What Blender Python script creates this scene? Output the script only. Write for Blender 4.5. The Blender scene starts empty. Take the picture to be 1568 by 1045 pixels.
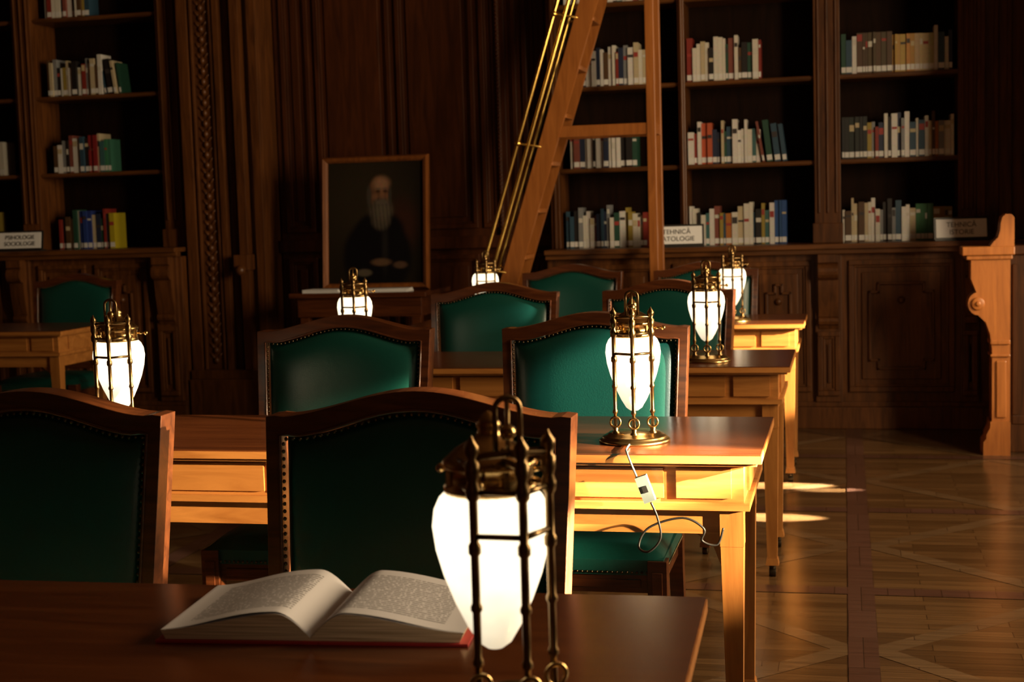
import bpy, bmesh, math, random
from mathutils import Vector, Matrix
random.seed(7)
sc = bpy.context.scene
pi = math.pi

# ------------------------------------------------------------------ materials
def new_mat(name):
    m = bpy.data.materials.new(name); m.use_nodes = True
    nt = m.node_tree
    return m, nt, nt.nodes['Principled BSDF']

def wood(name, dark, light, rough=0.35, axis='Z', scale=1.0, coat=0.2, bump=0.08, spec=.5):
    m, nt, b = new_mat(name)
    tc = nt.nodes.new('ShaderNodeTexCoord'); mp = nt.nodes.new('ShaderNodeMapping')
    s = {'X': (1.2, 14, 14), 'Y': (14, 1.2, 14), 'Z': (14, 14, 1.2)}[axis]
    mp.inputs['Scale'].default_value = [k*scale for k in s]
    nt.links.new(tc.outputs['Object'], mp.inputs['Vector'])
    n = nt.nodes.new('ShaderNodeTexNoise')
    n.inputs['Scale'].default_value = 2.2; n.inputs['Detail'].default_value = 7
    n.inputs['Roughness'].default_value = .62; n.inputs['Distortion'].default_value = 1.2
    nt.links.new(mp.outputs['Vector'], n.inputs['Vector'])
    r = nt.nodes.new('ShaderNodeValToRGB')
    r.color_ramp.elements[0].position = .32; r.color_ramp.elements[0].color = (*dark, 1)
    r.color_ramp.elements[1].position = .72; r.color_ramp.elements[1].color = (*light, 1)
    nt.links.new(n.outputs['Fac'], r.inputs['Fac'])
    nt.links.new(r.outputs['Color'], b.inputs['Base Color'])
    b.inputs['Roughness'].default_value = rough
    b.inputs['Specular IOR Level'].default_value = spec
    b.inputs['Coat Weight'].default_value = coat; b.inputs['Coat Roughness'].default_value = .2
    bp = nt.nodes.new('ShaderNodeBump'); bp.inputs['Strength'].default_value = bump
    bp.inputs['Distance'].default_value = .002
    nt.links.new(n.outputs['Fac'], bp.inputs['Height']); nt.links.new(bp.outputs['Normal'], b.inputs['Normal'])
    return m

def plain(name, col, rough=.5, metal=0, noise=.15, nscale=60, coat=0):
    m, nt, b = new_mat(name)
    n = nt.nodes.new('ShaderNodeTexNoise'); n.inputs['Scale'].default_value = nscale
    n.inputs['Detail'].default_value = 3
    tc = nt.nodes.new('ShaderNodeTexCoord'); nt.links.new(tc.outputs['Object'], n.inputs['Vector'])
    r = nt.nodes.new('ShaderNodeValToRGB')
    r.color_ramp.elements[0].color = (*[c*(1-noise) for c in col], 1)
    r.color_ramp.elements[1].color = (*[min(1, c*(1+noise)) for c in col], 1)
    nt.links.new(n.outputs['Fac'], r.inputs['Fac']); nt.links.new(r.outputs['Color'], b.inputs['Base Color'])
    b.inputs['Roughness'].default_value = rough; b.inputs['Metallic'].default_value = metal
    b.inputs['Coat Weight'].default_value = coat
    return m

M_chair = wood('chair_walnut', (.036, .009, .003), (.120, .034, .009), .28, 'X', 1, .3)
M_top = wood('table_top_wood', (.060, .015, .004), (.120, .034, .009), .24, 'X', .8, .25, .03)  # same wood as the table sides, without the light put into theirs
M_wood_lit = wood('table_wood_lit', (.28, .100, .020), (.48, .200, .048), .36, 'X', .8, .15)  # table wood with the light on edges and aprons put into its colour
M_leg_lit = wood('table_leg_wood_lit', (.26, .094, .019), (.44, .18, .042), .36, 'Z', .8, .15)  # same lit tone of the table wood, grain upright for the legs
M_case = wood('bookcase_oak', (.052, .017, .004), (.155, .053, .012), .42, 'Z', .8, .1, .08, .35)
M_casex = wood('bookcase_shelf_oak', (.06, .02, .004), (.17, .06, .013), .42, 'X', .8, .1, .08, .35)
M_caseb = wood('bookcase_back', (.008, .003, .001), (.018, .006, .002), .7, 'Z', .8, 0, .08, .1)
M_panel = wood('wall_panelling', (.034, .009, .002), (.090, .024, .005), .45, 'Z', .7, .05, .08, .3)
M_ladder = wood('ladder_pine', (.24, .075, .013), (.38, .13, .026), .4, 'Z', .9, .1)
M_brass = plain('aged_brass', (.46, .30, .12), .26, 1, .35, 40)
M_darkbr = plain('bronze_patina', (.22, .14, .06), .30, 1, .45, 60)
M_polbr = plain('polished_brass', (.85, .55, .14), .22, 1, .15, 20)
M_leather = plain('green_leather', (.0032, .052, .040), .34, 0, .18, 180, 0)
M_stud = plain('brass_nailheads', (.10, .07, .035), .3, 1, .1)
M_cable = plain('black_cable', (.012, .011, .01), .5)
M_grayp = plain('gray_plastic', (.16, .20, .195), .45)
M_plaster = plain('warm_plaster', (.10, .05, .02), .8)
M_white = plain('sign_card', (.82, .83, .84), .6, 0, .03)
M_black = plain('dark_frame', (.012, .010, .008), .4)
M_red = plain('red_cloth_cover', (.38, .02, .02), .5)
M_rubber = plain('caster_metal', (.05, .035, .02), .35, .8)

# opal glass : glow strongest around the bulb, mottled and dimmer towards the tip
m, nt, b = new_mat('opal_glass_lit')
b.inputs['Base Color'].default_value = (.9, .87, .80, 1)
b.inputs['Roughness'].default_value = .15
tc = nt.nodes.new('ShaderNodeTexCoord'); sx = nt.nodes.new('ShaderNodeSeparateXYZ'); nt.links.new(tc.outputs['Object'], sx.inputs[0])
rp = nt.nodes.new('ShaderNodeMapRange'); rp.interpolation_type = 'SMOOTHSTEP'
nt.links.new(sx.outputs['Z'], rp.inputs['Value']); rp.inputs['From Min'].default_value = .06; rp.inputs['From Max'].default_value = .20
rp.inputs['To Min'].default_value = .75; rp.inputs['To Max'].default_value = 1.9
nz = nt.nodes.new('ShaderNodeTexNoise'); nz.inputs['Scale'].default_value = 22; nt.links.new(tc.outputs['Object'], nz.inputs['Vector'])
mr = nt.nodes.new('ShaderNodeMapRange'); nt.links.new(nz.outputs['Fac'], mr.inputs['Value']); mr.inputs['To Min'].default_value = .75; mr.inputs['To Max'].default_value = 1.2
ml = nt.nodes.new('ShaderNodeMath'); ml.operation = 'MULTIPLY'; nt.links.new(rp.outputs[0], ml.inputs[0]); nt.links.new(mr.outputs[0], ml.inputs[1])
nt.links.new(ml.outputs[0], b.inputs['Emission Strength'])
b.inputs['Emission Color'].default_value = (1, .86, .60, 1)
M_globe = m
# leather bump
nt = M_leather.node_tree; b = nt.nodes['Principled BSDF']
vo = nt.nodes.new('ShaderNodeTexVoronoi'); vo.inputs['Scale'].default_value = 260
tc = nt.nodes.new('ShaderNodeTexCoord'); nt.links.new(tc.outputs['Object'], vo.inputs['Vector'])
bp = nt.nodes.new('ShaderNodeBump'); bp.inputs['Strength'].default_value = .12; bp.inputs['Distance'].default_value = .001
nt.links.new(vo.outputs['Distance'], bp.inputs['Height']); nt.links.new(bp.outputs['Normal'], b.inputs['Normal'])

def attr_mat(name, rough=.6, spec=.5):
    m, nt, b = new_mat(name)
    a = nt.nodes.new('ShaderNodeAttribute'); a.attribute_name = 'Col'
    n = nt.nodes.new('ShaderNodeTexNoise'); n.inputs['Scale'].default_value = 45
    mx = nt.nodes.new('ShaderNodeMix'); mx.data_type = 'RGBA'; mx.blend_type = 'MULTIPLY'
    mx.inputs['Factor'].default_value = .35
    nt.links.new(a.outputs['Color'], mx.inputs['A']); nt.links.new(n.outputs['Color'], mx.inputs['B'])
    nt.links.new(mx.outputs['Result'], b.inputs['Base Color'])
    b.inputs['Roughness'].default_value = rough; b.inputs['Specular IOR Level'].default_value = spec
    return m
M_books = attr_mat('book_spines', .5)
M_paint = attr_mat('oil_painting', .6, .12)

# printed page
m, nt, b = new_mat('printed_page')
tc = nt.nodes.new('ShaderNodeTexCoord'); sx = nt.nodes.new('ShaderNodeSeparateXYZ')
nt.links.new(tc.outputs['Object'], sx.inputs[0])
def mth(op, a, bb=None, c=None):
    n = nt.nodes.new('ShaderNodeMath'); n.operation = op
    for i, v in enumerate((a, bb, c)):
        if v is None: continue
        if isinstance(v, (int, float)): n.inputs[i].default_value = v
        else: nt.links.new(v, n.inputs[i])
    return n.outputs[0]
ax = mth('ABSOLUTE', sx.outputs['X'])
row = mth('FRACT', mth('DIVIDE', sx.outputs['Y'], .0085))
line = mth('GREATER_THAN', row, .55)
mp = nt.nodes.new('ShaderNodeMapping'); mp.inputs['Scale'].default_value = (240, 118, 0)
nt.links.new(tc.outputs['Object'], mp.inputs[0])
nz = nt.nodes.new('ShaderNodeTexNoise'); nz.inputs['Scale'].default_value = 1; nt.links.new(mp.outputs[0], nz.inputs['Vector'])
wd = mth('GREATER_THAN', nz.outputs['Fac'], .43)
inx = mth('MULTIPLY', mth('GREATER_THAN', ax, .035), mth('LESS_THAN', ax, .182))
iny = mth('MULTIPLY', mth('GREATER_THAN', sx.outputs['Y'], .028), mth('LESS_THAN', sx.outputs['Y'], .205))
mask = mth('MULTIPLY', mth('MULTIPLY', line, wd), mth('MULTIPLY', inx, iny))
mx = nt.nodes.new('ShaderNodeMix'); mx.data_type = 'RGBA'
mx.inputs['A'].default_value = (.60, .58, .59, 1); mx.inputs['B'].default_value = (.15, .14, .14, 1)
nt.links.new(mask, mx.inputs['Factor']); nt.links.new(mx.outputs['Result'], b.inputs['Base Color'])
b.inputs['Roughness'].default_value = .7
M_page = m
# page edges
m, nt, b = new_mat('page_block_edges')
tc = nt.nodes.new('ShaderNodeTexCoord'); w = nt.nodes.new('ShaderNodeTexNoise')
mp = nt.nodes.new('ShaderNodeMapping'); mp.inputs['Scale'].default_value = (6, 6, 900)
nt.links.new(tc.outputs['Object'], mp.inputs[0]); nt.links.new(mp.outputs[0], w.inputs['Vector']); w.inputs['Scale'].default_value = 1
r = nt.nodes.new('ShaderNodeValToRGB'); r.color_ramp.elements[0].position = .35; r.color_ramp.elements[1].position = .65
r.color_ramp.elements[0].color = (.40, .27, .15, 1); r.color_ramp.elements[1].color = (.85, .68, .46, 1)
nt.links.new(w.outputs['Fac'], r.inputs[0]); nt.links.new(r.outputs[0], b.inputs['Base Color'])
M_edge = m

# parquet
def parquet(name, c1, c2, mortar, rough, rot=0, sx_=.5, rowh=.055):
    m, nt, b = new_mat(name)
    tc = nt.nodes.new('ShaderNodeTexCoord'); mp = nt.nodes.new('ShaderNodeMapping')
    mp.inputs['Rotation'].default_value = (0, 0, rot)
    nt.links.new(tc.outputs['Object'], mp.inputs[0])
    br = nt.nodes.new('ShaderNodeTexBrick'); br.inputs['Scale'].default_value = 1
    br.inputs['Brick Width'].default_value = sx_; br.inputs['Row Height'].default_value = rowh
    br.inputs['Mortar Size'].default_value = .0012
    br.inputs['Color1'].default_value = (*c1, 1); br.inputs['Color2'].default_value = (*c2, 1); br.inputs['Mortar'].default_value = (*mortar, 1)
    nt.links.new(mp.outputs[0], br.inputs['Vector'])
    n = nt.nodes.new('ShaderNodeTexNoise'); n.inputs['Scale'].default_value = 1; n.inputs['Detail'].default_value = 6
    mp2 = nt.nodes.new('ShaderNodeMapping'); mp2.inputs['Rotation'].default_value = (0, 0, rot); mp2.inputs['Scale'].default_value = (4, 60, 1)
    nt.links.new(tc.outputs['Object'], mp2.inputs[0]); nt.links.new(mp2.outputs[0], n.inputs['Vector'])
    mx = nt.nodes.new('ShaderNodeMix'); mx.data_type = 'RGBA'; mx.blend_type = 'MULTIPLY'; mx.inputs['Factor'].default_value = .7
    rr = nt.nodes.new('ShaderNodeValToRGB'); rr.color_ramp.elements[0].position = .3; rr.color_ramp.elements[0].color = (.45, .45, .45, 1); rr.color_ramp.elements[1].position = .7
    nt.links.new(n.outputs['Fac'], rr.inputs[0])
    nt.links.new(br.outputs['Color'], mx.inputs['A']); nt.links.new(rr.outputs[0], mx.inputs['B'])
    nt.links.new(mx.outputs['Result'], b.inputs['Base Color'])
    b.inputs['Roughness'].default_value = rough
    bp = nt.nodes.new('ShaderNodeBump'); bp.inputs['Strength'].default_value = .12; bp.inputs['Distance'].default_value = .002
    nt.links.new(n.outputs['Fac'], bp.inputs['Height']); nt.links.new(bp.outputs['Normal'], b.inputs['Normal'])
    return m
M_fl1 = parquet('parquet_oak', (.135, .070, .027), (.080, .039, .014), (.02, .01, .004), .21)
M_fl2 = parquet('parquet_border_red', (.100, .046, .030), (.082, .036, .022), (.02, .01, .004), .21, 0, .09, .3)
M_fl3 = parquet('parquet_strip_light', (.150, .088, .042), (.120, .068, .031), (.03, .015, .008), .21, 0, .4, .09)

# ------------------------------------------------------------------ mesh builder
class MB:
    def __init__(s): s.v = []; s.f = []; s.m = []; s.s = []; s.c = []
    def add(s, vs, fs, mat=0, smooth=False, M=None, col=(1, 1, 1)):
        o = len(s.v)
        for p in vs:
            p = Vector(p)
            if M is not None: p = M @ p
            s.v.append(p)
        for f in fs:
            s.f.append([o+i for i in f]); s.m.append(mat); s.s.append(smooth); s.c.append(col)
    def box(s, x0, x1, y0, y1, z0, z1, mat=0, M=None, col=(1, 1, 1)):
        vs = [(x0, y0, z0), (x1, y0, z0), (x1, y1, z0), (x0, y1, z0), (x0, y0, z1), (x1, y0, z1), (x1, y1, z1), (x0, y1, z1)]
        s.add(vs, [(0, 3, 2, 1), (4, 5, 6, 7), (0, 1, 5, 4), (1, 2, 6, 5), (2, 3, 7, 6), (3, 0, 4, 7)], mat, False, M, col)
    def taper(s, cx, cy, z0, z1, h0, h1, mat=0, M=None):
        vs = [(cx+a*h0, cy+b*h0, z0) for a, b in ((-1, -1), (1, -1), (1, 1), (-1, 1))] + [(cx+a*h1, cy+b*h1, z1) for a, b in ((-1, -1), (1, -1), (1, 1), (-1, 1))]
        s.add(vs, [(0, 3, 2, 1), (4, 5, 6, 7), (0, 1, 5, 4), (1, 2, 6, 5), (2, 3, 7, 6), (3, 0, 4, 7)], mat, False, M)
    def prism(s, poly, axis, a, b, mat=0, M=None, smooth=False, col=(1, 1, 1)):
        def P(p, t):
            return {'x': (t, p[0], p[1]), 'y': (p[0], t, p[1]), 'z': (p[0], p[1], t)}[axis]
        n = len(poly)
        vs = [P(p, a) for p in poly]+[P(p, b) for p in poly]
        s.add(vs, [list(range(n))[::-1], list(range(n, 2*n))], mat, False, M, col)
        s.add(vs, [(i, (i+1) % n, n+(i+1) % n, n+i) for i in range(n)], mat, smooth, M, col)
    def lathe(s, prof, seg=24, c=(0, 0, 0), mat=0, smooth=True, M=None):
        vs = []; fs = []; n = len(prof)
        for i in range(seg):
            a = 2*pi*i/seg
            for r, z in prof: vs.append((c[0]+r*math.cos(a), c[1]+r*math.sin(a), c[2]+z))
        for i in range(seg):
            j = (i+1) % seg
            for k in range(n-1): fs.append((i*n+k, j*n+k, j*n+k+1, i*n+k+1))
        s.add(vs, fs, mat, smooth, M)
    def tube(s, pts, r, seg=8, mat=0, closed=False, M=None):
        pts = [Vector(p) for p in pts]; n = len(pts); vs = []; fs = []
        up = Vector((0, 0, 1)); prev = None
        for i, p in enumerate(pts):
            if closed: t = pts[(i+1) % n]-pts[i-1]
            else: t = pts[min(i+1, n-1)]-pts[max(i-1, 0)]
            t.normalize()
            if prev is None:
                a = up if abs(t.dot(up)) < .9 else Vector((1, 0, 0))
                u = t.cross(a).normalized()
            else:
                u = (prev-t*prev.dot(t)).normalized()
            prev = u; w = t.cross(u)
            rr = r[i] if isinstance(r, (list, tuple)) else r
            for k in range(seg):
                a = 2*pi*k/seg
                vs.append(p+u*(rr*math.cos(a))+w*(rr*math.sin(a)))
        for i in range(n if closed else n-1):
            j = (i+1) % n
            for k in range(seg):
                l = (k+1) % seg
                fs.append((i*seg+k, i*seg+l, j*seg+l, j*seg+k))
        if not closed:
            fs.append(list(range(seg))[::-1]); fs.append([(n-1)*seg+k for k in range(seg)])
        s.add(vs, fs, mat, True, M)
    def ball(s, c, r, mat=0, seg=8, rings=5, M=None, sz=1):
        prof = [(r*math.sin(pi*k/rings)+1e-5, -r*sz*math.cos(pi*k/rings)) for k in range(rings+1)]
        s.lathe(prof, seg, c, mat, True, M)
    def build(s, name, mats, bevel=None, loc=(0, 0, 0), rotz=0, parent=None):
        me = bpy.data.meshes.new(name)
        me.from_pydata([tuple(p) for p in s.v], [], s.f)
        for mm in mats: me.materials.append(mm)
        for i, p in enumerate(me.polygons): p.material_index = s.m[i]; p.use_smooth = s.s[i]
        ca = me.color_attributes.new('Col', 'FLOAT_COLOR', 'CORNER')
        for i, p in enumerate(me.polygons):
            for li in p.loop_indices: ca.data[li].color = (*s.c[i], 1)
        bm = bmesh.new(); bm.from_mesh(me); bmesh.ops.recalc_face_normals(bm, faces=bm.faces); bm.to_mesh(me); bm.free()
        ob = bpy.data.objects.new(name, me); sc.collection.objects.link(ob)
        ob.location = loc; ob.rotation_euler[2] = rotz
        if bevel:
            md = ob.modifiers.new('bevel', 'BEVEL'); md.width = bevel; md.segments = 2
            md.limit_method = 'ANGLE'; md.angle_limit = math.radians(50); md.harden_normals = False
        if parent: ob.parent = parent
        return ob

def dup(ob, loc, rotz=0):
    o = bpy.data.objects.new(ob.name.split('.')[0], ob.data); sc.collection.objects.link(o)
    o.location = loc; o.rotation_euler[2] = rotz
    for md in ob.modifiers:
        m2 = o.modifiers.new(md.name, md.type)
        m2.width = md.width; m2.segments = md.segments; m2.limit_method = md.limit_method; m2.angle_limit = md.angle_limit
    return o

# ------------------------------------------------------------------ room shell
mb = MB()
mb.box(-7.6, 3.4, -2.2, 9.6, -.1, 0, 0)
B = 1.35
def strip(p, q, w, mat, z):
    p = Vector((*p, 0)); q = Vector((*q, 0)); d = (q-p).normalized(); n = Vector((-d.y, d.x, 0))*(w/2)
    vs = [p-n, q-n, q+n, p+n]
    vs = [Vector((a.x, a.y, z)) for a in vs]
    mb.add(vs, [(0, 1, 2, 3)], mat)
for ix in range(-6, 3):
    x = .045+ix*B
    if -7.5 < x < 3.3:
        strip((x, -2.1), (x, 9.2), .09, 1, .0022)
for iy in range(-2, 7):
    y = 1.0+iy*B
    strip((-7.5, y), (3.3, y), .09, 1, .0018)
for ix in range(-6, 2):
    for iy in range(-2, 6):
        cx = .045+(ix+.5)*B; cy = 1.0+(iy+.5)*B; h = B/2-.045
        if cx-h < -7.5 or cx+h > 3.3 or cy+h > 9.2: continue
        P4 = [(cx-h, cy), (cx, cy+h), (cx+h, cy), (cx, cy-h)]
        for k in range(4): strip(P4[k], P4[(k+1) % 4], .075, 2, .0004+.0003*k)
mb.build('floor', [M_fl1, M_fl2, M_fl3])

mb = MB(); mb.box(-7.6, 3.4, -2.2, 9.6, 4.3, 4.4); mb.build('ceiling', [M_plaster])
mb = MB(); mb.box(-7.6, 1.4, 9.3, 9.45, 0, 4.3); mb.build('wall_back', [M_panel])
mb = MB(); mb.box(-7.6, -7.45, -2.2, 9.3, 0, 4.3); mb.build('wall_left', [M_panel])
mb = MB(); mb.box(-7.45, 3.1, -2.2, -2.05, 0, 4.3); mb.build('wall_front', [M_panel])
mb = MB()
wins = [(2.2, 4.3), (5.9, 7.3)]
ys = [-2.05]
for a, b_ in wins: ys += [a, b_]
ys.append(7.9)
for i in range(0, len(ys), 2): mb.box(3.1, 3.3, ys[i], ys[i+1], 0, 4.3)
for a, b_ in wins:
    mb.box(3.1, 3.3, a, b_, 0, .95); mb.box(3.1, 3.3, a, b_, 3.5, 4.3)
mb.box(1.25, 3.1, 7.75, 7.9, 0, 4.3)
mb.box(1.06, 1.25, 7.75, 9.3, 0, 4.3)
mb.build('wall_right', [M_panel], .004)
for i, (a, b_) in enumerate(wins):
    mb = MB()
    for y in (a, (a+b_)/2-.03, b_-.06): mb.box(3.16, 3.22, y, y+.06, .95, 3.5)
    for z in (.95, 2.4, 3.44): mb.box(3.16, 3.22, a, b_, z, z+.06)
    mb.box(3.0, 3.1, a-.08, b_+.08, .9, .95)
    mb.build('window_%d' % (i+1), [M_case], .004)

# ------------------------------------------------------------------ panelled wall section with mouldings
mb = MB()
X0, X1, yf = -3.69, -1.81, 9.1
mb.box(X0, X1, yf, 9.3, 0, 4.25)
def frame(mb, x0, x1, z0, z1, y, w=.035, d=.022, mat=0):
    mb.box(x0, x1, y-d, y, z0, z0+w, mat); mb.box(x0, x1, y-d, y, z1-w, z1, mat)
    mb.box(x0, x0+w, y-d, y, z0+w, z1-w, mat); mb.box(x1-w, x1, y-d, y, z0+w, z1-w, mat)
def panel(mb, x0, x1, z0, z1, y, mat=0):
    frame(mb, x0, x1, z0, z1, y, .03, .022, mat)
    frame(mb, x0+.03, x1-.03, z0+.03, z1-.03, y, .014, .012, mat)
    mb.box(x0+.075, x1-.075, y-.012, y, z0+.075, z1-.075, mat)
px = [-3.66, -3.42, -2.86, -2.30, -2.02, -1.83]
for i in range(len(px)-1):
    panel(mb, px[i]+.02, px[i+1]-.02, 1.25, 4.1, yf)
    panel(mb, px[i]+.02, px[i+1]-.02, .25, 1.08, yf)
mb.box(X0, X1, yf-.05, yf, 1.12, 1.20)
mb.box(X0, X1, yf-.03, yf, 0, .18)
x = -2.16
mb.tube([(x, yf-.015, z*.1) for z in range(2, 42)], .018, 8)
for z in range(0, 150): mb.ball((x, yf-.03, .25+z*.026), .014, 0, 6, 4)
mb.build('trim_back_panelling', [M_panel], .003)

# ------------------------------------------------------------------ carved pilaster
mb = MB()
mb.box(-4.24, -3.70, 8.86, 9.3, 0, 4.25)
mb.box(-4.24, -4.17, 8.80, 8.86, .18, 4.25)
mb.box(-3.99, -3.95, 8.80, 8.86, .18, 4.25)
mb.box(-3.92, -3.89, 8.83, 8.86, .18, 4.25)
mb.box(-3.86, -3.80, 8.78, 8.86, .18, 4.25)
mb.box(-3.76, -3.70, 8.82, 8.86, .18, 4.25)
mb.box(-4.24, -3.70, 8.74, 8.86, 0, .30); mb.box(-4.24, -3.70, 8.77, 8.86, .30, .36)
mb.box(-4.145, -4.015, 8.83, 8.86, .36, 4.25); mb.box(-4.155, -4.140, 8.81, 8.86, .36, 4.25); mb.box(-4.020, -4.005, 8.81, 8.86, .36, 4.25)
for i in range(56):
    z = .42+i*.068
    mb.ball((-4.08, 8.828, z), .019, 0, 8, 5, sz=1.3)
    for sg in (-1, 1):
        M = Matrix.Translation((-4.08+sg*.026, 8.829, z+.030)) @ Matrix.Rotation(sg*.7, 4, 'Y') @ Matrix.Diagonal((.55, .8, 1.6, 1))
        mb.ball((0, 0, 0), .016, 0, 7, 5, M)
mb.box(-3.88, -3.78, 8.72, 8.86, 1.02, 1.12); mb.ball((-3.83, 8.71, 1.02), .035)
mb.build('carved_pilaster', [M_case], .004)

# ------------------------------------------------------------------ bookcases
def corbel(mb, x0, x1, ytop, ywall, z1, mat=0):
    h = .42; d = ywall-ytop
    poly = [(ywall, z1), (ytop, z1), (ytop, z1-.05)]
    for i in range(9):
        a = pi*(.5+i/8.0); poly.append((ytop+.03+.045*math.cos(a)*1.0, z1-.10+.05*math.sin(a)))
    for i in range(1, 7):
        t = i/6; poly.append((ytop+.03+(d-.05)*t**1.6, z1-.15-(h-.20)*t))
    for i in range(5):
        a = pi*(.5+i/4.0); poly.append((ywall-.015+.022*math.cos(a), z1-h+.022+.025*math.sin(a)))
    poly.append((ywall, z1-h-.03))
    mb.prism(poly, 'x', x0, x1, mat, smooth=False)
def notch_ornament(mb, x0, x1, z0, z1, y):
    cx = (x0+x1)/2; cz = (z0+z1)/2; w = .016; n = .05
    pts = [(x0, z0+n), (x0+n, z0+n), (x0+n, z0), (x1-n, z0), (x1-n, z0+n), (x1, z0+n), (x1, z1-n), (x1-n, z1-n), (x1-n, z1), (x0+n, z1), (x0+n, z1-n), (x0, z1-n)]
    for i in range(len(pts)):
        a = pts[i]; b_ = pts[(i+1) % len(pts)]
        mb.box(min(a[0], b_[0])-w/2, max(a[0], b_[0])+w/2, y-.016, y, min(a[1], b_[1])-w/2, max(a[1], b_[1])+w/2)
    mb.ball((cx, y-.004, z1-.10), .022)
def bookcase(name, xs0, xs1, posts, shelves, ztop, yb=8.74, yf=8.90, doors=(), endpanel=None):
    mb = MB(); zc = shelves[0]; YB = 9.298
    mb.box(xs0, xs1, yb, YB, .0, zc-.06)
    mb.box(xs0, xs1, yb-.035, yb, 0, .13); mb.box(xs0, xs1, yb-.02, yb, .13, .16)
    mb.box(xs0, xs1, yb-.09, YB, zc-.03, zc, 1); mb.box(xs0, xs1, yb-.06, yb, zc-.06, zc-.03, 1)
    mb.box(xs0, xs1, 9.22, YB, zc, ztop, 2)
    for (a, b_) in posts:
        mb.box(a, b_, yf, 9.22, zc, ztop)
        if b_-a > .1:
            mb.box(a-.012, b_+.012, yf-.02, yf+.02, zc, zc+.12)
            for k in range(3):
                xx = a+.02+(b_-a-.052)*k/2; mb.box(xx, xx+.012, yf-.012, yf, zc+.18, ztop)
            mb.box(a, b_, yb-.03, yb, .16, zc-.06)
            corbel(mb, a+.02, b_-.02, yb-.11, yb-.03, zc-.06)
            panel(mb, a+.012, b_-.012, .2, zc-.52, yb-.03)
        else:
            mb.box((a+b_)/2-.008, (a+b_)/2+.008, yf-.012, yf, zc, ztop)
    for z in shelves[1:]:
        mb.box(xs0, xs1, yf+.035, 9.22, z-.028, z, 1); mb.box(xs0, xs1, yf+.025, yf+.035, z-.022, z-.006, 1)
    for (a, b_) in doors:
        panel(mb, a, b_, .22, zc-.10, yb)
        notch_ornament(mb, a+.12, b_-.12, .36, zc-.24, yb-.012)
    if endpanel:
        a, b_ = endpanel
        mb.box(a, b_, yf-.01, 9.22, zc, ztop)
        for k in range(4):
            xx = a+.02+(b_-a-.06)*k/3; mb.box(xx, xx+.025, yf-.035, yf-.01, zc, ztop)
    mb.box(xs0, xs1, yf-.05, YB, ztop, ztop+.3)
    return mb.build(name, [M_case, M_casex, M_caseb], .004)
SR = [1.105, 1.605, 2.11, 2.62, 3.13]
bookcase('bookcase', -1.80, 1.04, [(-1.80, -1.74), (-.985, -.945), (-.175, -.02), (.655, .76)], SR, 3.6,
         doors=[(-1.70, -1.12), (-1.02, -.60), (-.58, -.20), (.02, .62)], endpanel=(.76, 1.04))
SL = [1.18, 1.70, 2.22, 2.745, 3.26]
bookcase('bookcase', -7.3, -4.26, [(-7.3, -7.2), (-6.5, -6.44), (-5.50, -5.36), (-4.44, -4.28)], SL, 3.6,
         doors=[(-7.15, -6.4), (-6.3, -5.6), (-5.3, -4.95), (-4.88, -4.5)])

PAL = [((.76, .72, .62), 10), ((.80, .77, .72), 8), ((.60, .50, .32), 5), ((.02, .03, .07), 4), ((.03, .08, .13), 4), ((.28, .03, .02), 4), ((.02, .08, .05), 3),
       ((.10, .05, .02), 4), ((.015, .012, .012), 5), ((.50, .17, .03), 1), ((.25, .26, .27), 3), ((.05, .15, .15), 2), ((.38, .28, .05), 2), ((.25, .07, .05), 2)]
pc = [p[0] for p in PAL]; pw = [p[1] for p in PAL]
def shelf_books(x0, x1, z, yf=8.955, seed=1, special=(), lean=False, dim=1):  # dim puts the weaker light on the left bookcase into the book colours
    rnd = random.Random(seed); mb = MB(); x = x0+.004
    while x < x1-.02:
        w = rnd.uniform(.014, .038); h = rnd.uniform(.185, .27); y = yf+rnd.uniform(-.012, .012); dp = rnd.uniform(.13, .17)
        c = rnd.choices(pc, pw)[0]
        for (sa, sb, scx, hh) in special:
            if sa <= x < sb: c = tuple(k*rnd.uniform(.85, 1.1) for k in scx); h = hh or h
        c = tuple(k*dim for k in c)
        if x+w > x1: break
        M = None
        if lean and x > x1-.17:
            th = -(.10+.08*rnd.random())
            M = Matrix.Translation((x, 0, z)) @ Matrix.Rotation(th, 4, 'Y') @ Matrix.Translation((-x, 0, -z))
        mb.box(x, x+w-.001, y, y+dp, z+.0005, z+h, 0, M, c)
        mb.box(x+.001, x+w-.002, y-.0012, y, z+.010, z+.042, 0, M, (.84*dim, .83*dim, .80*dim))
        if rnd.random() < .6:
            cc = rnd.choice([(.6, .5, .3), (.05, .04, .04), (.4, .05, .04), (.7, .68, .6)])
            zz = z+h*rnd.uniform(.55, .8); mb.box(x+.002, x+w-.003, y-.001, y, zz, zz+rnd.uniform(.01, .04), 0, M, tuple(k*dim for k in cc))
        x += w
        if lean and x > x1-.17: x += .012
    return mb.build('shelf_books', [M_books])
z1, z2, z3, z4 = SR[:4]
shelf_books(-1.72, -1.17, z1, seed=11); shelf_books(-1.68, -1.24, z2, seed=12); shelf_books(-1.68, -1.14, z3, seed=13); shelf_books(-1.7, -1.1, z4, seed=14)
shelf_books(-.94, -.34, z1, seed=21, special=[(-.44, -.34, (.02, .08, .28), .265)]); shelf_books(-.94, -.33, z2, seed=22, special=[(-.87, -.80, (.6, .12, .04), .25)], lean=True)
shelf_books(-.94, -.47, z3, seed=23); shelf_books(-.94, -.45, z4, seed=24)
shelf_books(-.015, .645, z1, seed=31, special=[(.40, .5, (.03, .16, .06), .22), (.5, .64, (.30, .19, .04), .2)])
shelf_books(-.015, .645, z2, seed=32, special=[(-.015, .12, (.02, .025, .025), .25)])
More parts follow.
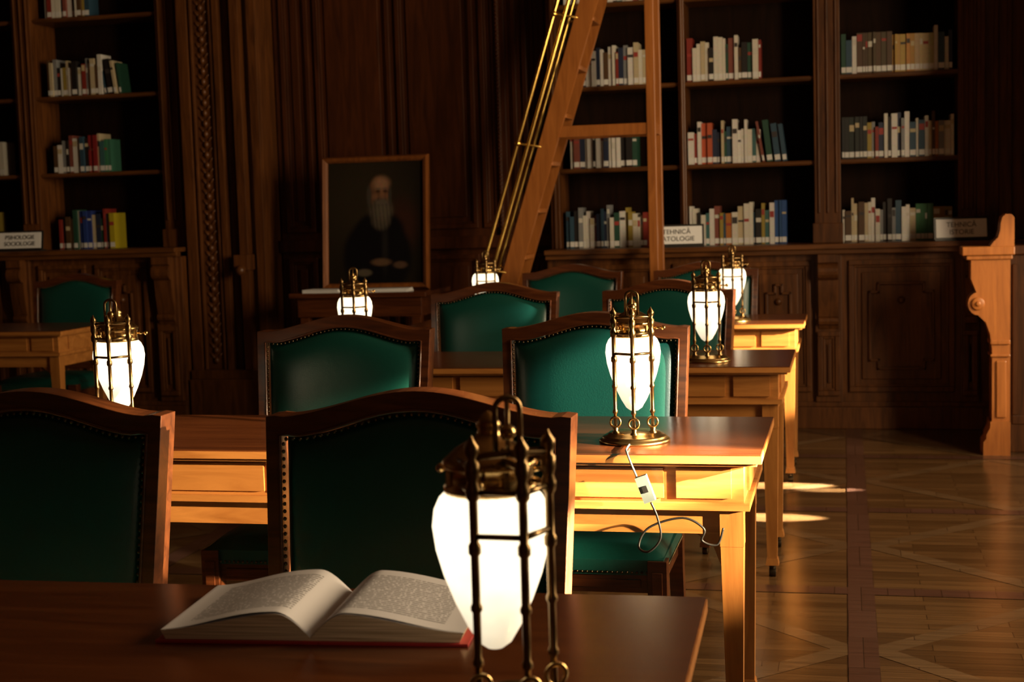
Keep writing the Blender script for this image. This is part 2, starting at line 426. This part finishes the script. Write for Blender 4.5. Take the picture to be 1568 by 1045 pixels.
shelf_books(-.015, .645, z3, seed=33, special=[(.07, .27, (.10, .06, .03), .24), (.27, .40, (.55, .30, .08), .22), (.4, .5, (.62, .5, .3), .22)])
shelf_books(-.015, .645, z4, seed=34)
l1, l2, l3, l4 = SL[:4]
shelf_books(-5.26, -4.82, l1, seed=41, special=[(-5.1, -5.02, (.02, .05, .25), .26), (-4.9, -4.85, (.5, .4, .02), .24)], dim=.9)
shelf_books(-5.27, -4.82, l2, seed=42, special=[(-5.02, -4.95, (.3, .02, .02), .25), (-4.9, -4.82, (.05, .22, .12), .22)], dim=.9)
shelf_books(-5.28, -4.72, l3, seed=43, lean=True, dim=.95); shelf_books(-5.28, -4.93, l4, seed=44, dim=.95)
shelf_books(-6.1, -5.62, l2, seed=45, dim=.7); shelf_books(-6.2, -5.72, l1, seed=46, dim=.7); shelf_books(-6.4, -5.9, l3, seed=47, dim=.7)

# signs
def sign(x, y, z, w, lines, rz=0):
    mb = MB(); h = .135
    M = Matrix.Rotation(-.16, 4, 'X')
    mb.box(-w/2, w/2, 0, .012, 0, h, 0, M); mb.box(-w/2+.012, w/2-.012, -.003, 0, .016, h-.012, 1, M)
    mb.box(-w/2, w/2, -.02, .05, -.003, .006, 0)
    ob = mb.build('shelf_sign', [M_black, M_white], .001, (x, y, z+.004), rz)
    for i, t in enumerate(lines):
        cu = bpy.data.curves.new('sign_text', 'FONT'); cu.body = t; cu.size = .040; cu.align_x = 'CENTER'; cu.extrude = .0004
        cu.materials.append(M_black)
        o = bpy.data.objects.new('sign_text_%d' % i, cu); sc.collection.objects.link(o); o.parent = ob
        p = M @ Vector((0, -.0045, .077-.043*i)); o.location = p; o.rotation_euler = (pi/2-.16, 0, 0)
sign(-.99, 8.71, z1, .33, ['TEHNICĂ', 'PATOLOGIE'], .12)
sign(.66, 8.71, z1, .31, ['TEHNICĂ', 'ISTORIE'], .12)
sign(-5.42, 8.71, l1, .34, ['PSIHOLOGIE', 'SOCIOLOGIE'])

# ------------------------------------------------------------------ right scroll console (end of the side cabinet)
mb = MB()
ya, yb_ = 7.84, 7.98
XR = .835
mb.box(.594, XR+.02, ya-.03, yb_+.03, 1.053, 1.098)
mb.box(.615, XR+.01, ya-.015, yb_+.015, 1.03, 1.053)
poly = [(XR, 1.03), (.64, 1.03), (.64, .93)]
for i in range(10):
    a = pi*(.55+i/9*.95); poly.append((.675+.05*math.cos(a), .80+.06*math.sin(a)))
poly += [(.715, .70), (.735, .64), (.745, .56), (.745, .18), (XR, .18)]
mb.prism(poly, 'y', ya, yb_)
mb.tube([(.675, ya-.012, .80), (.675, yb_+.012, .80)], .034, 14)
mb.tube([(.675, ya-.02, .80), (.675, yb_+.02, .80)], .014, 10)
mb.box(.735, XR, ya-.012, yb_+.012, .585, .61); mb.box(.735, XR, ya-.012, yb_+.012, .52, .535)
mb.box(.765, .815, ya-.010, ya, .20, .50)
mb.prism([(XR, .18), (.735, .18), (.735, .15), (.715, .11), (.715, .09), (.70, .07), (.70, 0), (XR, 0)], 'y', ya-.02, yb_+.02)
poly = [(.735, 1.098), (XR+.02, 1.098), (XR+.02, 1.245), (.842, 1.262), (.815, 1.265), (.796, 1.25), (.788, 1.22), (.785, 1.18), (.775, 1.145), (.755, 1.125)]
mb.prism(poly, 'y', ya, yb_)
mb.box(XR, 1.04, ya+.10, 8.60, 0, 1.05, 1); mb.box(XR, 1.04, ya+.07, 8.60, 1.05, 1.098, 1)
mb.box(XR+.02, 1.04, ya+.09, ya+.10, .15, .20, 1); mb.box(XR+.02, XR+.05, ya+.085, ya+.10, .2, 1.0, 1)
mb.build('scroll_console_bracket', [M_ladder, M_case], .005)

# ------------------------------------------------------------------ library ladder
mb = MB()
def sx_at(z): return -2.215+.322*z
for y in (8.16, 8.42):
    w = .052
    mb.prism([(sx_at(0)-w, 0), (sx_at(0)+w, 0), (sx_at(3.3)+w, 3.3), (sx_at(3.3)-w, 3.3)], 'y', y, y+.035)
    mb.box(-1.085, -1.035, y, y+.04, 0, 3.3)
    mb.box(sx_at(1.80)+.03, -1.04, y+.005, y+.035, 1.765, 1.83)
    mb.box(sx_at(.45)+.03, -1.04, y+.005, y+.035, .42, .48)
    mb.box(sx_at(3.05)+.03, -1.04, y+.005, y+.035, 3.02, 3.08)
for i in range(1, 12):
    z = i*.27; mb.box(sx_at(z)-.045, sx_at(z)+.055, 8.19, 8.43, z-.012, z+.014)
for z in (.45, 1.8, 3.05): mb.box(-1.08, -1.04, 8.19, 8.43, z-.03, z+.03)
mb.box(-2.0, -1.03, 8.17, 8.45, 3.3, 3.33)
for y, off in ((8.12, -.165), (8.14, -.105), (8.48, -.15)):
    mb.tube([(sx_at(z/10)+off*1.0, y, z/10+.02) for z in range(9, 34)], .012, 8, 1)
for z in (1.0, 1.72, 2.44, 3.1):
    mb.tube([(sx_at(z)-.165, 8.12, z+.02), (sx_at(z), 8.18, z-.01)], .008, 6, 1); mb.ball((sx_at(z)-.165, 8.12, z+.02), .02, 1)
    mb.tube([(sx_at(z)-.15, 8.48, z+.02), (sx_at(z), 8.43, z-.01)], .008, 6, 1)
mb.build('library_ladder', [M_ladder, M_polbr], .003)

# ------------------------------------------------------------------ console + portrait
mb = MB()
CZ = .885
mb.box(-3.34, -2.46, 8.30, 8.86, CZ-.03, CZ); mb.box(-3.30, -2.50, 8.34, 8.82, CZ-.15, CZ-.03)
for x in (-3.26, -2.54):
    for y in (8.38, 8.78): mb.taper(x, y, 0, CZ-.15, .018, .03)
mb.box(-3.0, -2.8, 8.33, 8.34, CZ-.12, CZ-.06)
mb.build('console_table', [M_chair], .004)
for (px_, w2, h2, sg) in ((-2.75, .16, .075, 1), (-3.14, .12, .07, -1)):
    mb = MB()
    for k in range(5): mb.box(-w2, w2, -h2, h2, k*.004, k*.004+.003, 0, Matrix.Rotation(.03*k*sg, 4, 'Z'))
    mb.build('paper_stack', [M_white], None, (px_, 8.40, CZ+.0005))

W, H = .70, .84
par = bpy.data.objects.new('portrait_painting', None); sc.collection.objects.link(par)
par.location = (-2.865, 8.57, CZ+.003); par.rotation_euler = (-.10, 0.0, 0)
mb = MB()
prof = [(0, 0), (.012, -.03), (.03, -.022), (.04, -.008), (.04, .02), (0, .02)]
def frame_side(L, M):
    vs = []; n = len(prof)
    for (u, y) in prof: vs.append((-L/2+u, y, u))
    for (u, y) in prof: vs.append((L/2-u, y, u))
    fs = [(i, (i+1) % n, n+(i+1) % n, n+i) for i in range(n)]
    mb.add(vs, fs, 0, False, M)
frame_side(W, Matrix.Identity(4)); frame_side(W, Matrix.Translation((0, 0, H)) @ Matrix.Rotation(pi, 4, 'Y'))
frame_side(H, Matrix.Translation((-W/2, 0, H/2)) @ Matrix.Rotation(pi/2, 4, 'Y'))
frame_side(H, Matrix.Translation((W/2, 0, H/2)) @ Matrix.Rotation(-pi/2, 4, 'Y'))
M_frame = wood('picture_frame_wood', (.12, .036, .008), (.26, .085, .018), .35, 'Z', 1, .2)
mb.build('picture_frame', [M_frame], None, parent=par)
nx, nz = 120, 150
def sm(e0, e1, x):
    t = max(0, min(1, (x-e0)/(e1-e0))); return t*t*(3-2*t)
def ell(u, v, cx, cy, rx, ry, soft=.25):
    d = math.sqrt(((u-cx)/rx)**2+((v-cy)/ry)**2); return 1-sm(1-soft, 1+soft, d)
def mixc(a, b_, t): return tuple(a[i]*(1-t)+b_[i]*t for i in range(3))
def pcol(u, v):
    c = mixc((.014, .010, .005), (.028, .020, .010), ell(u, v, .35, .7, .4, .4, .8))
    c = mixc(c, (.045, .013, .007), ell(u, v, .78, .48, .16, .20, .6)*.7)
    body = (.004, .003, .004)
    c = mixc(c, body, ell(u, v, .52, .22, .36, .33, .12)); c = mixc(c, body, ell(u, v, .55, .45, .24, .14, .2))
    c = mixc(c, (.02, .018, .016), ell(u, v, .60, .33, .03, .2, .8)*.7)
    c = mixc(c, (.12, .055, .028), ell(u, v, .545, .74, .115, .135, .15))
    c = mixc(c, (.30, .16, .09), ell(u, v, .565, .82, .08, .055, .6))
    c = mixc(c, (.22, .105, .055), ell(u, v, .575, .72, .024, .05, .6))
    c = mixc(c, (.20, .09, .05), ell(u, v, .50, .71, .03, .03, .7)); c = mixc(c, (.18, .085, .045), ell(u, v, .625, .71, .02, .03, .7))
    for ex in (.53, .605): c = mixc(c, (.030, .014, .008), ell(u, v, ex, .757, .022, .011, .6)*.85)
    for ex in (.53, .605): c = mixc(c, (.10, .085, .07), ell(u, v, ex, .778, .028, .007, .6)*.7)
    c = mixc(c, (.055, .045, .035), ell(u, v, .435, .72, .025, .08, .5)); c = mixc(c, (.045, .038, .03), ell(u, v, .655, .72, .018, .07, .5))
    bd = max(ell(u, v, .56, .60, .125, .10, .3), ell(u, v, .56, .53, .10, .09, .3))
    st = .5+.5*math.sin(u*160+v*20)
    c = mixc(c, mixc((.05, .040, .030), (.125, .10, .072), st*.5+ell(u, v, .58, .6, .07, .08, .8)*.5), bd)
    c = mixc(c, (.11, .09, .065), ell(u, v, .57, .668, .06, .018, .5))
    c = mixc(c, (.12, .065, .035), ell(u, v, .56, .175, .10, .03, .4)); c = mixc(c, (.09, .05, .03), ell(u, v, .76, .15, .07, .028, .4))
    c = mixc(c, (.16, .13, .09), ell(u, v, .38, .09, .08, .03, .3)*.6)
    return c
mb = MB()
w_, h_ = W-.076, H-.076
for i in range(nx):
    for j in range(nz):
        a, b_ = i/nx, (i+1)/nx; e, f = j/nz, (j+1)/nz
        mb.add([(-w_/2+a*w_, 0, .038+e*h_), (-w_/2+b_*w_, 0, .038+e*h_), (-w_/2+b_*w_, 0, .038+f*h_), (-w_/2+a*w_, 0, .038+f*h_)], [(0, 1, 2, 3)], 0, False, None, pcol((a+b_)/2, (e+f)/2))
mb.build('canvas', [M_paint], parent=par)

# ------------------------------------------------------------------ reading tables
TL, TD, TZ = 2.008, .607, .78
mb = MB(); hx, hy = TL/2, TD/2
mb.box(-hx, hx, -hy, hy, .758, .7765, 1); mb.box(-hx+.002, hx-.002, -hy+.002, hy-.002, .7765, .78, 0)
mb.box(-hx+.07, hx-.07, -hy+.055, hy-.055, .78, .7803, 0)
mb.box(-hx+.012, hx-.012, -hy+.012, hy-.012, .750, .758, 1)
ax_, ay_ = hx-.045, hy-.045
mb.box(-ax_, ax_, -ay_, ay_, .655, .750, 1)
mb.box(-ax_-.014, ax_+.014, -ay_-.014, ay_+.014, .640, .657, 1)
for (x0, x1, y0, y1) in ((-ax_+.03, ax_-.03, -ay_+.015, -ay_+.035), (-ax_+.03, ax_-.03, ay_-.035, ay_-.015), (-ax_+.015, -ax_+.035, -ay_+.03, ay_-.03), (ax_-.035, ax_-.015, -ay_+.03, ay_-.03)):
    mb.box(x0, x1, y0, y1, .578, .640, 1)
for s in (-1, 1):
    y = -ay_*1 if s < 0 else ay_
    for (a, b_) in ((-.93, -.80), (-.77, -.25), (-.22, .22), (.25, .77), (.80, .93)):
        y0, y1 = (y-.007, y) if s < 0 else (y, y+.007)
        mb.box(a, b_, y0, y1, .668, .740, 1)
for sx2 in (-1, 1):
    x0, x1 = (ax_, ax_+.007) if sx2 > 0 else (-ax_-.007, -ax_)
    mb.box(x0, x1, -.16, .16, .668, .740, 1)
for sx2 in (-1, 1):
    for sy in (-1, 1):
        cx, cy = sx2*(ax_-.03), sy*(ay_-.03)
        mb.box(cx-.028, cx+.028, cy-.028, cy+.028, .55, .645, 2)
        mb.taper(cx, cy, .07, .55, .018, .027, 2)
        mb.taper(cx, cy, .045, .07, .024, .020, 2)
        mb.lathe([(.002, .045), (.012, .045), (.012, .03), (.002, .03)], 10, (cx, cy, 0), 3)
        mb.tube([(cx-.012, cy, .016), (cx+.012, cy, .016)], .016, 12, 3)
        poly = [(cx-sx2*.028, .58), (cx-sx2*.09, .58), (cx-sx2*.07, .565), (cx-sx2*.045, .545), (cx-sx2*.028, .50)]
        mb.prism(poly, 'y', cy-.01, cy+.01, 2)
T0 = None
TX = -.192-hx
tabY = [1.517, 3.333, 5.15, 6.966]
for i, y in enumerate(tabY):
    if T0 is None: T0 = mb.build('reading_table', [M_top, M_wood_lit, M_leg_lit, M_rubber], .0025, (TX-.004, y+hy-.040, 0), math.radians(1.5))
    else: dup(T0, (TX, y+hy, 0))
dup(T0, (-4.14-hx, 7.0+hy, 0))

# ------------------------------------------------------------------ chairs
mb = MB()
zb, zt, bump = .50, 1.003, .046
def lean(z): return .09*((z-.45)/.6)
def hw(z): return .266+.018*(z-.5)/.53
def camel(u):
    u = abs(u); return bump*(.5+.5*math.cos(pi*min(1, u/.9)))**.85+(.006*sm(.9, 1, u))
outer = []; inner = []
for i in range(8):
    z = zb-.03+(zt-zb+.03)*i/7; outer.append((-hw(z), z))
    zi = zb+(zt-.034-zb)*i/7; inner.append((-hw(zi)+.027, zi))
NT = 32
for i in range(1, NT):
    u = -1+2*i/NT; outer.append((u*hw(zt), zt+camel(u))); ui = u; inner.append((u*(hw(zt)-.027), zt-.034+camel(u)*1.0))
for i in range(8):
    z = zt-(zt-zb+.03)*i/7; outer.append((hw(z), z))
    zi = zt-.034-(zt-.034-zb)*i/7; inner.append((hw(zi)-.027, zi))
def P(p, yo): return (p[0], lean(p[1])+yo, p[1])
n = len(outer); vs = []
for yo in (-.022, .040):
    vs += [P(p, yo) for p in outer]; vs += [P(p, yo) for p in inner]
fs = []
for i in range(n-1):
    fs += [(i, i+1, n+i+1, n+i), (2*n+i, 2*n+i+1, 3*n+i+1, 3*n+i), (i, i+1, 2*n+i+1, 2*n+i), (n+i, n+i+1, 3*n+i+1, 3*n+i)]
for i in (0, n-1): fs.append((i, n+i, 3*n+i, 2*n+i))
mb.add(vs, fs, 0)
mb.tube([P((p[0], p[1]), -.022) for p in inner], .0035, 6, 0)
mb.box(-.25, .25, lean(.5)-.02, lean(.5)+.04, .47, .515, 0)
NU, NV = 56, 34
for side, amp in ((-1, .044), (1, .028)):
    vs = []; fs = []
    for j in range(NV+1):
        v = .5-.5*math.cos(pi*j/NV)
        for i in range(NU+1):
            uu = -math.cos(pi*i/NU)
            z0 = zb+.004; z1_ = zt-.038+camel(uu)
            z = z0+(z1_-z0)*v; vv = 2*v-1
            x = uu*(hw(z)-.034)
            bl = (1-abs(uu)**5+1e-9)**.5*(1-abs(vv)**7+1e-9)**.5
            vs.append((x, lean(z)+side*(.000+amp*bl)+(.006 if side < 0 else 0), z))
    for j in range(NV):
        for i in range(NU):
            a = j*(NU+1)+i; fs.append((a, a+1, a+NU+2, a+NU+1))
    mb.add(vs, fs, 1, True)
def studs(path, sp, yoff):
    acc = 0
    for i in range(len(path)-1):
        a = Vector(path[i]); b_ = Vector(path[i+1]); L = (b_-a).length; t = sp-acc
        while t < L:
            p = a.lerp(b_, t/L); mb.ball((p.x, p.y+yoff, p.z), .0040, 2, 6, 4); t += sp
        acc = (L-(t-sp))
ins = []
for p in inner: ins.append(P((p[0]*.975, zb+(p[1]-zb)*.985), -.019))
studs(ins, .0135, 0)
sz = .455
vs = []; fs = []
for j in range(15):
    v = j/14; vv = 2*v-1
    for i in range(21):
        u = -1+i/10
        h = .042*(1-abs(u)**6)**.5*(1-abs(vv)**6)**.5
        wd_ = .262-.012*v
        vs.append((u*wd_, -.455+.46*v, sz-.03+h))
for j in range(14):
    for i in range(20):
        a = j*21+i; fs.append((a, a+1, a+22, a+21))
mb.add(vs, fs, 1, True)
mb.box(-.262, .262, -.455, .0, sz-.07, sz-.028, 1)
studs([(-.255, -.457, sz-.062), (.255, -.457, sz-.062)], .0135, 0)
studs([(.263, -.45, sz-.062), (.263, -.02, sz-.062)], .0135, 0)
mb.box(-.25, .25, -.448, -.42, .335, sz-.068, 0); mb.box(-.20, .20, -.454, -.448, .35, .372, 0)
mb.box(-.25, -.225, -.43, 0, .335, sz-.068, 0); mb.box(.225, .25, -.43, 0, .335, sz-.068, 0)
mb.box(-.25, .25, -.02, .01, .335, sz-.068, 0)
for s in (-1, 1):
    cx = s*.245; cy = -.437
    mb.box(cx-.026, cx+.026, cy-.026, cy+.026, .30, sz-.03, 0); mb.box(cx-.014, cx+.014, cy-.030, cy-.026, .315, .395, 0)
    mb.taper(cx, cy, .05, .30, .015, .024, 0)
    mb.taper(cx, cy, .03, .05, .02, .018, 0); mb.tube([(cx-.011, cy, .016), (cx+.011, cy, .016)], .016, 10, 2)
    poly = [(-.02, .47), (-.02, .30), (.03, 0), (.065, 0), (.030, .30), (.048, .50), (-.016, .50)]
    cb = s*.243
    mb.prism([(a, b_) for a, b_ in poly], 'x', cb-.02, cb+.02, 0)
    mb.box(cx-.008, cx+.008, -.43, 0, .16, .185, 0)
mb.box(-.24, .24, -.23, -.21, .16, .185, 0)
C0 = None
def chair(x, y, r=0):
    global C0
    if C0 is None: C0 = mb.build('library_chair', [M_chair, M_leather, M_stud], .0025, (x, y, 0), r)
    else: dup(C0, (x, y, 0), r)
cx4 = [(-.746, -1.520), (-.736, -1.530), (-.74, -1.49), (-.74, -1.485)]
for i, y in enumerate(tabY):
    yo = y+TD+.235
    chair(cx4[i][0], yo, (0, 0, -.10, .02)[i]); chair(cx4[i][1], yo, (.02, .02, 0, -.02)[i])
chair(-4.62, 7.95, 0); chair(-5.6, 7.95, .03)

# ------------------------------------------------------------------ lamps
mb = MB()
bc = (0, .02, 0)
mb.lathe([(.001, 0), (.088, 0), (.089, .004), (.086, .008), (.080, .010), (.080, .013), (.074, .017), (.068, .018), (.064, .023), (.04, .026), (.001, .027)], 40, bc, 0)
posts = [(-.046, .0), (.046, .0), (0, -.034)]
for (x, y) in posts:
    prof = [(.001, .02), (.010, .02), (.010, .026), (.006, .03), (.008, .036), (.004, .042), (.004, .072), (.0065, .075), (.0065, .08), (.0045, .084), (.0048, .135), (.0068, .138), (.0068, .142),
            (.0050, .146), (.0050, .20), (.0075, .203), (.0075, .212), (.0052, .216), (.0052, .262), (.008, .266), (.009, .276), (.006, .284), (.0085, .292), (.0085, .305), (.005, .309), (.0085, .318), (.0085, .324), (.003, .332), (.001, .336)]
    mb.lathe(prof, 12, (x, y, 0), 1)
    r = .0125
    mb.tube([(x+r*math.cos(a*pi/8), y-.006, .052+r*math.sin(a*pi/8)) for a in range(16)], .003, 6, 0, True)
P3 = [Vector((*p, 0)) for p in posts]
for z in (.222, .272):
    for a, b_ in ((0, 2), (2, 1)):
        p, q = P3[a], P3[b_]; mb.tube([(p.x, p.y, z), (q.x, q.y, z)], .0035, 6, 1)
g = (0, .068, 0)
for x in (-.046, .046):
    for z in (.272, .30): mb.tube([(x, 0, z), (x*.9, .068, z)], .004, 6, 1)
mb.tube([(0, -.034, .30), (0, .068, .30)], .004, 6, 1)
gp = [(.001, .069), (.010, .0705), (.020, .078), (.032, .098), (.046, .128), (.058, .160), (.066, .190), (.0695, .218), (.067, .238), (.061, .251), (.053, .259), (.046, .263)]
mb2 = MB(); mb2.lathe(gp, 40, g, 0)
mb.lathe([(.047, .255), (.054, .258), (.055, .266), (.050, .270), (.050, .286), (.056, .289), (.056, .295), (.050, .300), (.040, .309), (.026, .317), (.016, .322), (.012, .332), (.015, .337), (.010, .343), (.006, .35), (.001, .352)], 28, g, 0)
for k in range(8):
    a = 2*pi*k/8; mb.box(-.004, .004, -.0535, -.050, .266, .292, 0, Matrix.Translation(g) @ Matrix.Rotation(a, 4, 'Z'))
for a in (0, 2*pi/3, 4*pi/3):
    M = Matrix.Translation(g) @ Matrix.Rotation(a, 4, 'Z')
    mb.tube([(.05, 0, .278), (.075, 0, .278)], .003, 6, 0, M=M); mb.ball((.077, 0, .278), .006, 0, M=M)
pts = [(-.015, .006, .31), (-.015, .006, .358)]
for i in range(9): a = pi-pi*i/8; pts.append((.015*math.cos(a), .006, .362+.013*math.sin(a)))
pts += [(.015, .006, .31)]
mb.tube(pts, .0036, 8, 1)
mb.tube([(-.046, 0, .312), (.046, 0, .312)], .0045, 8, 1); mb.tube([(0, -.034, .312), (0, .02, .312)], .0045, 8, 1)
mb.ball((0, .006, .335), .010, 0); mb.tube([(0, .006, .31), (0, .006, .372)], .003, 6, 0)
L0 = None
def lamp(x, y, r):
    global L0
    e = bpy.data.objects.new('table_lamp', None); sc.collection.objects.link(e); e.location = (x, y, .7805); e.rotation_euler[2] = r
    if L0 is None:
        a = mb.build('brass_stand', [M_brass, M_darkbr], None, parent=e); b_ = mb2.build('opal_globe', [M_globe], None, parent=e); L0 = (a, b_)
    else:
        for s in L0:
            o = bpy.data.objects.new(s.name.split('.')[0], s.data); sc.collection.objects.link(o); o.parent = e
lamp(-.512, 3.50, .13); lamp(-1.92, 3.50, .25)
lamp(-.50, 5.32, .1); lamp(-1.87, 5.32, .3)
lamp(-.54, 7.13, .1); lamp(-1.79, 7.13, .3)
lamp(-.368, 1.552, .60)

# cables
mb = MB()
def smooth_path(pts, n=8):
    pts = [Vector(p) for p in pts]; out = []
    for i in range(len(pts)-1):
        p0 = pts[max(i-1, 0)]; p1 = pts[i]; p2 = pts[i+1]; p3 = pts[min(i+2, len(pts)-1)]
        for k in range(n):
            t = k/n; out.append(.5*((2*p1)+(-p0+p2)*t+(2*p0-5*p1+4*p2-p3)*t*t+(-p0+3*p1-3*p2+p3)*t*t*t))
    out.append(pts[-1]); return out
mb.tube(smooth_path([(-.515, 3.43, .786), (-.512, 3.36, .786), (-.505, 3.326, .783), (-.495, 3.318, .76), (-.482, 3.318, .728)]), .0026, 6, 1)
Ms = Matrix.Translation((-.462, 3.318, .70)) @ Matrix.Rotation(-.35, 4, 'Y')
mb.box(-.014, .014, -.009, .009, -.032, .032, 1, Ms); mb.box(-.006, .006, -.011, -.009, -.008, .008, 0, Ms)
mb.tube(smooth_path([(-.450, 3.318, .668), (-.435, 3.32, .63), (-.43, 3.325, .58), (-.46, 3.335, .545), (-.485, 3.345, .555), (-.46, 3.350, .60), (-.38, 3.350, .625), (-.33, 3.350, .60), (-.335, 3.355, .57), (-.30, 3.36, .56), (-.285, 3.36, .60)]), .0028, 6, 0)
mb.build('lamp_power_cord', [M_cable, M_grayp])

# ------------------------------------------------------------------ open book
mb = MB()
PW, PH = .214, .235
def hp(x):
    u = abs(x)/PW
    return .008+.034*math.sin(pi/2*min(1, u/.24))*(1-.74*sm(.15, 1.05, u))
N = 40
for s in (-1, 1):
    top = [(s*PW*i/N, hp(PW*i/N)) for i in range(N+1)]
    vs = []; fs = []
    for (x, z) in top: vs += [(x, 0, z), (x, PH, z)]
    for i in range(N): fs.append((2*i, 2*i+1, 2*i+3, 2*i+2))
    mb.add(vs, fs, 1, True)
    vs = []; fs = []
    for i in range(N+1):
        x = s*PW*i/N; z = hp(x)+.0006+.004*math.sin(pi*i/N)**2*(1 if s < 0 else .6); vs += [(x*.985, .002, z), (x*.985, PH-.002, z)]
    for i in range(N): fs.append((2*i, 2*i+1, 2*i+3, 2*i+2))
    mb.add(vs, fs, 1, True)
    for y in (0, PH):
        vs = []; fs = []
        for (x, z) in top: vs += [(x, y, z-.0001), (x*.97, y, .004)]
        for i in range(N): fs.append((2*i, 2*i+1, 2*i+3, 2*i+2))
        mb.add(vs, fs, 2)
    x = s*PW; mb.add([(x, 0, hp(x)), (x*.97, 0, .004), (x*.97, PH, .004), (x, PH, hp(x))], [(0, 1, 2, 3)], 2)
    a, b_ = sorted((s*.012, s*(PW+.006))); mb.box(a, b_, -.006, PH+.006, 0, .0035, 0)
mb.box(-.014, .014, -.006, PH+.006, 0, .004, 0)
mb.build('open_book', [M_red, M_page, M_edge], None, (-.718, 1.808, .7808), math.radians(5))

# ------------------------------------------------------------------ lights
def area(name, loc, size, sy, power, col, rot, spread=180):
    l = bpy.data.lights.new(name, 'AREA'); l.shape = 'RECTANGLE'; l.size = size; l.size_y = sy; l.energy = power; l.color = col
    l.spread = math.radians(spread)
    o = bpy.data.objects.new(name, l); sc.collection.objects.link(o); o.location = loc; o.rotation_euler = rot; return o
RX = (0, math.radians(90), 0)
area('window_daylight_1', (3.12, 3.75, 2.25), 2.4, 1.0, 275, (1, .75, .46), RX)
area('window_daylight_2', (3.12, 6.6, 2.25), 2.4, 1.3, 130, (1, .75, .46), RX)
def spot(name, loc, tgt, power, ang, blend, col=(1, .80, .50), rad=.02):
    l = bpy.data.lights.new(name, 'SPOT'); l.energy = power; l.spot_size = math.radians(ang); l.spot_blend = blend; l.color = col; l.shadow_soft_size = rad
    o = bpy.data.objects.new(name, l); sc.collection.objects.link(o); o.location = loc
    d = Vector(tgt)-Vector(loc); o.rotation_euler = d.to_track_quat('-Z', 'Y').to_euler(); return o
# added spot lamps just inside the windows, each imitating a patch of sun
WS = (1, .9, .7)
spot('sun_patch_spot', (3.05, 7.02, .95), (-.26, 6.93, 0), 420000, 2.8, .5, WS)
spot('sun_patch_spot', (3.05, 6.96, .95), (-.02, 6.84, 0), 160000, 1.8, .6, WS)
spot('sun_patch_spot', (3.05, 6.27, .95), (-.30, 6.22, 0), 420000, 2.8, .5, WS)
spot('sun_patch_spot', (3.05, 2.35, 1.35), (-.75, 3.38, .69), 7500, 14, .7, (1, .74, .44))
spot('sun_patch_spot', (3.05, 2.75, 1.6), (-.26, 3.36, .77), 32000, 3.2, .7, (1, .80, .52))
spot('sun_patch_spot', (3.05, 3.2, 1.5), (-.455, 2.43, .66), 60000, 6, .4, WS)
spot('sun_patch_spot', (3.05, 2.9, 1.6), (-1.24, 2.43, .88), 6000, 5, .4)
spot('sun_patch_spot', (3.05, 2.75, 1.9), (-.50, 4.22, .86), 2600, 6, .6, WS)
spot('sun_patch_spot', (3.05, 4.15, 1.6), (-.46, 4.25, .80), 9000, 7, .5)
spot('sun_patch_spot', (3.05, 6.1, 1.6), (-.25, 7.0, .60), 12000, 9, .5)
spot('sun_patch_spot', (3.05, 6.2, 1.6), (.72, 7.85, .7), 320, 22, .5)
spot('sun_patch_spot', (3.05, 6.1, 1.6), (-1.2, 6.1, .85), 9000, 4, .5, WS)

w = bpy.data.worlds.new('world'); sc.world = w; w.use_nodes = True
w.node_tree.nodes['Background'].inputs[0].default_value = (.9, .75, .55, 1); w.node_tree.nodes['Background'].inputs[1].default_value = .3

# ------------------------------------------------------------------ camera
f = 2200.0; phi = .030
yc = Vector((1293-784, 522.7-305, -f)).normalized()
uz = (-yc.x*math.sin(phi)+yc.y*math.cos(phi))/(-yc.z)
uc = Vector((-math.sin(phi), math.cos(phi), uz)).normalized()
xc = yc.cross(uc)
R = Matrix((xc, yc, uc))
cd = bpy.data.cameras.new('camera'); cam = bpy.data.objects.new('camera', cd); sc.collection.objects.link(cam)
cam.matrix_world = Matrix.Translation((0, 0, 1.366)) @ R.to_4x4()
cd.sensor_width = 36; cd.lens = 36*f/1568; cd.clip_start = .05
cd.dof.use_dof = True; cd.dof.focus_distance = 3.2; cd.dof.aperture_fstop = 7
sc.camera = cam
sc.view_settings.view_transform = 'Standard'
sc.view_settings.look = 'None'
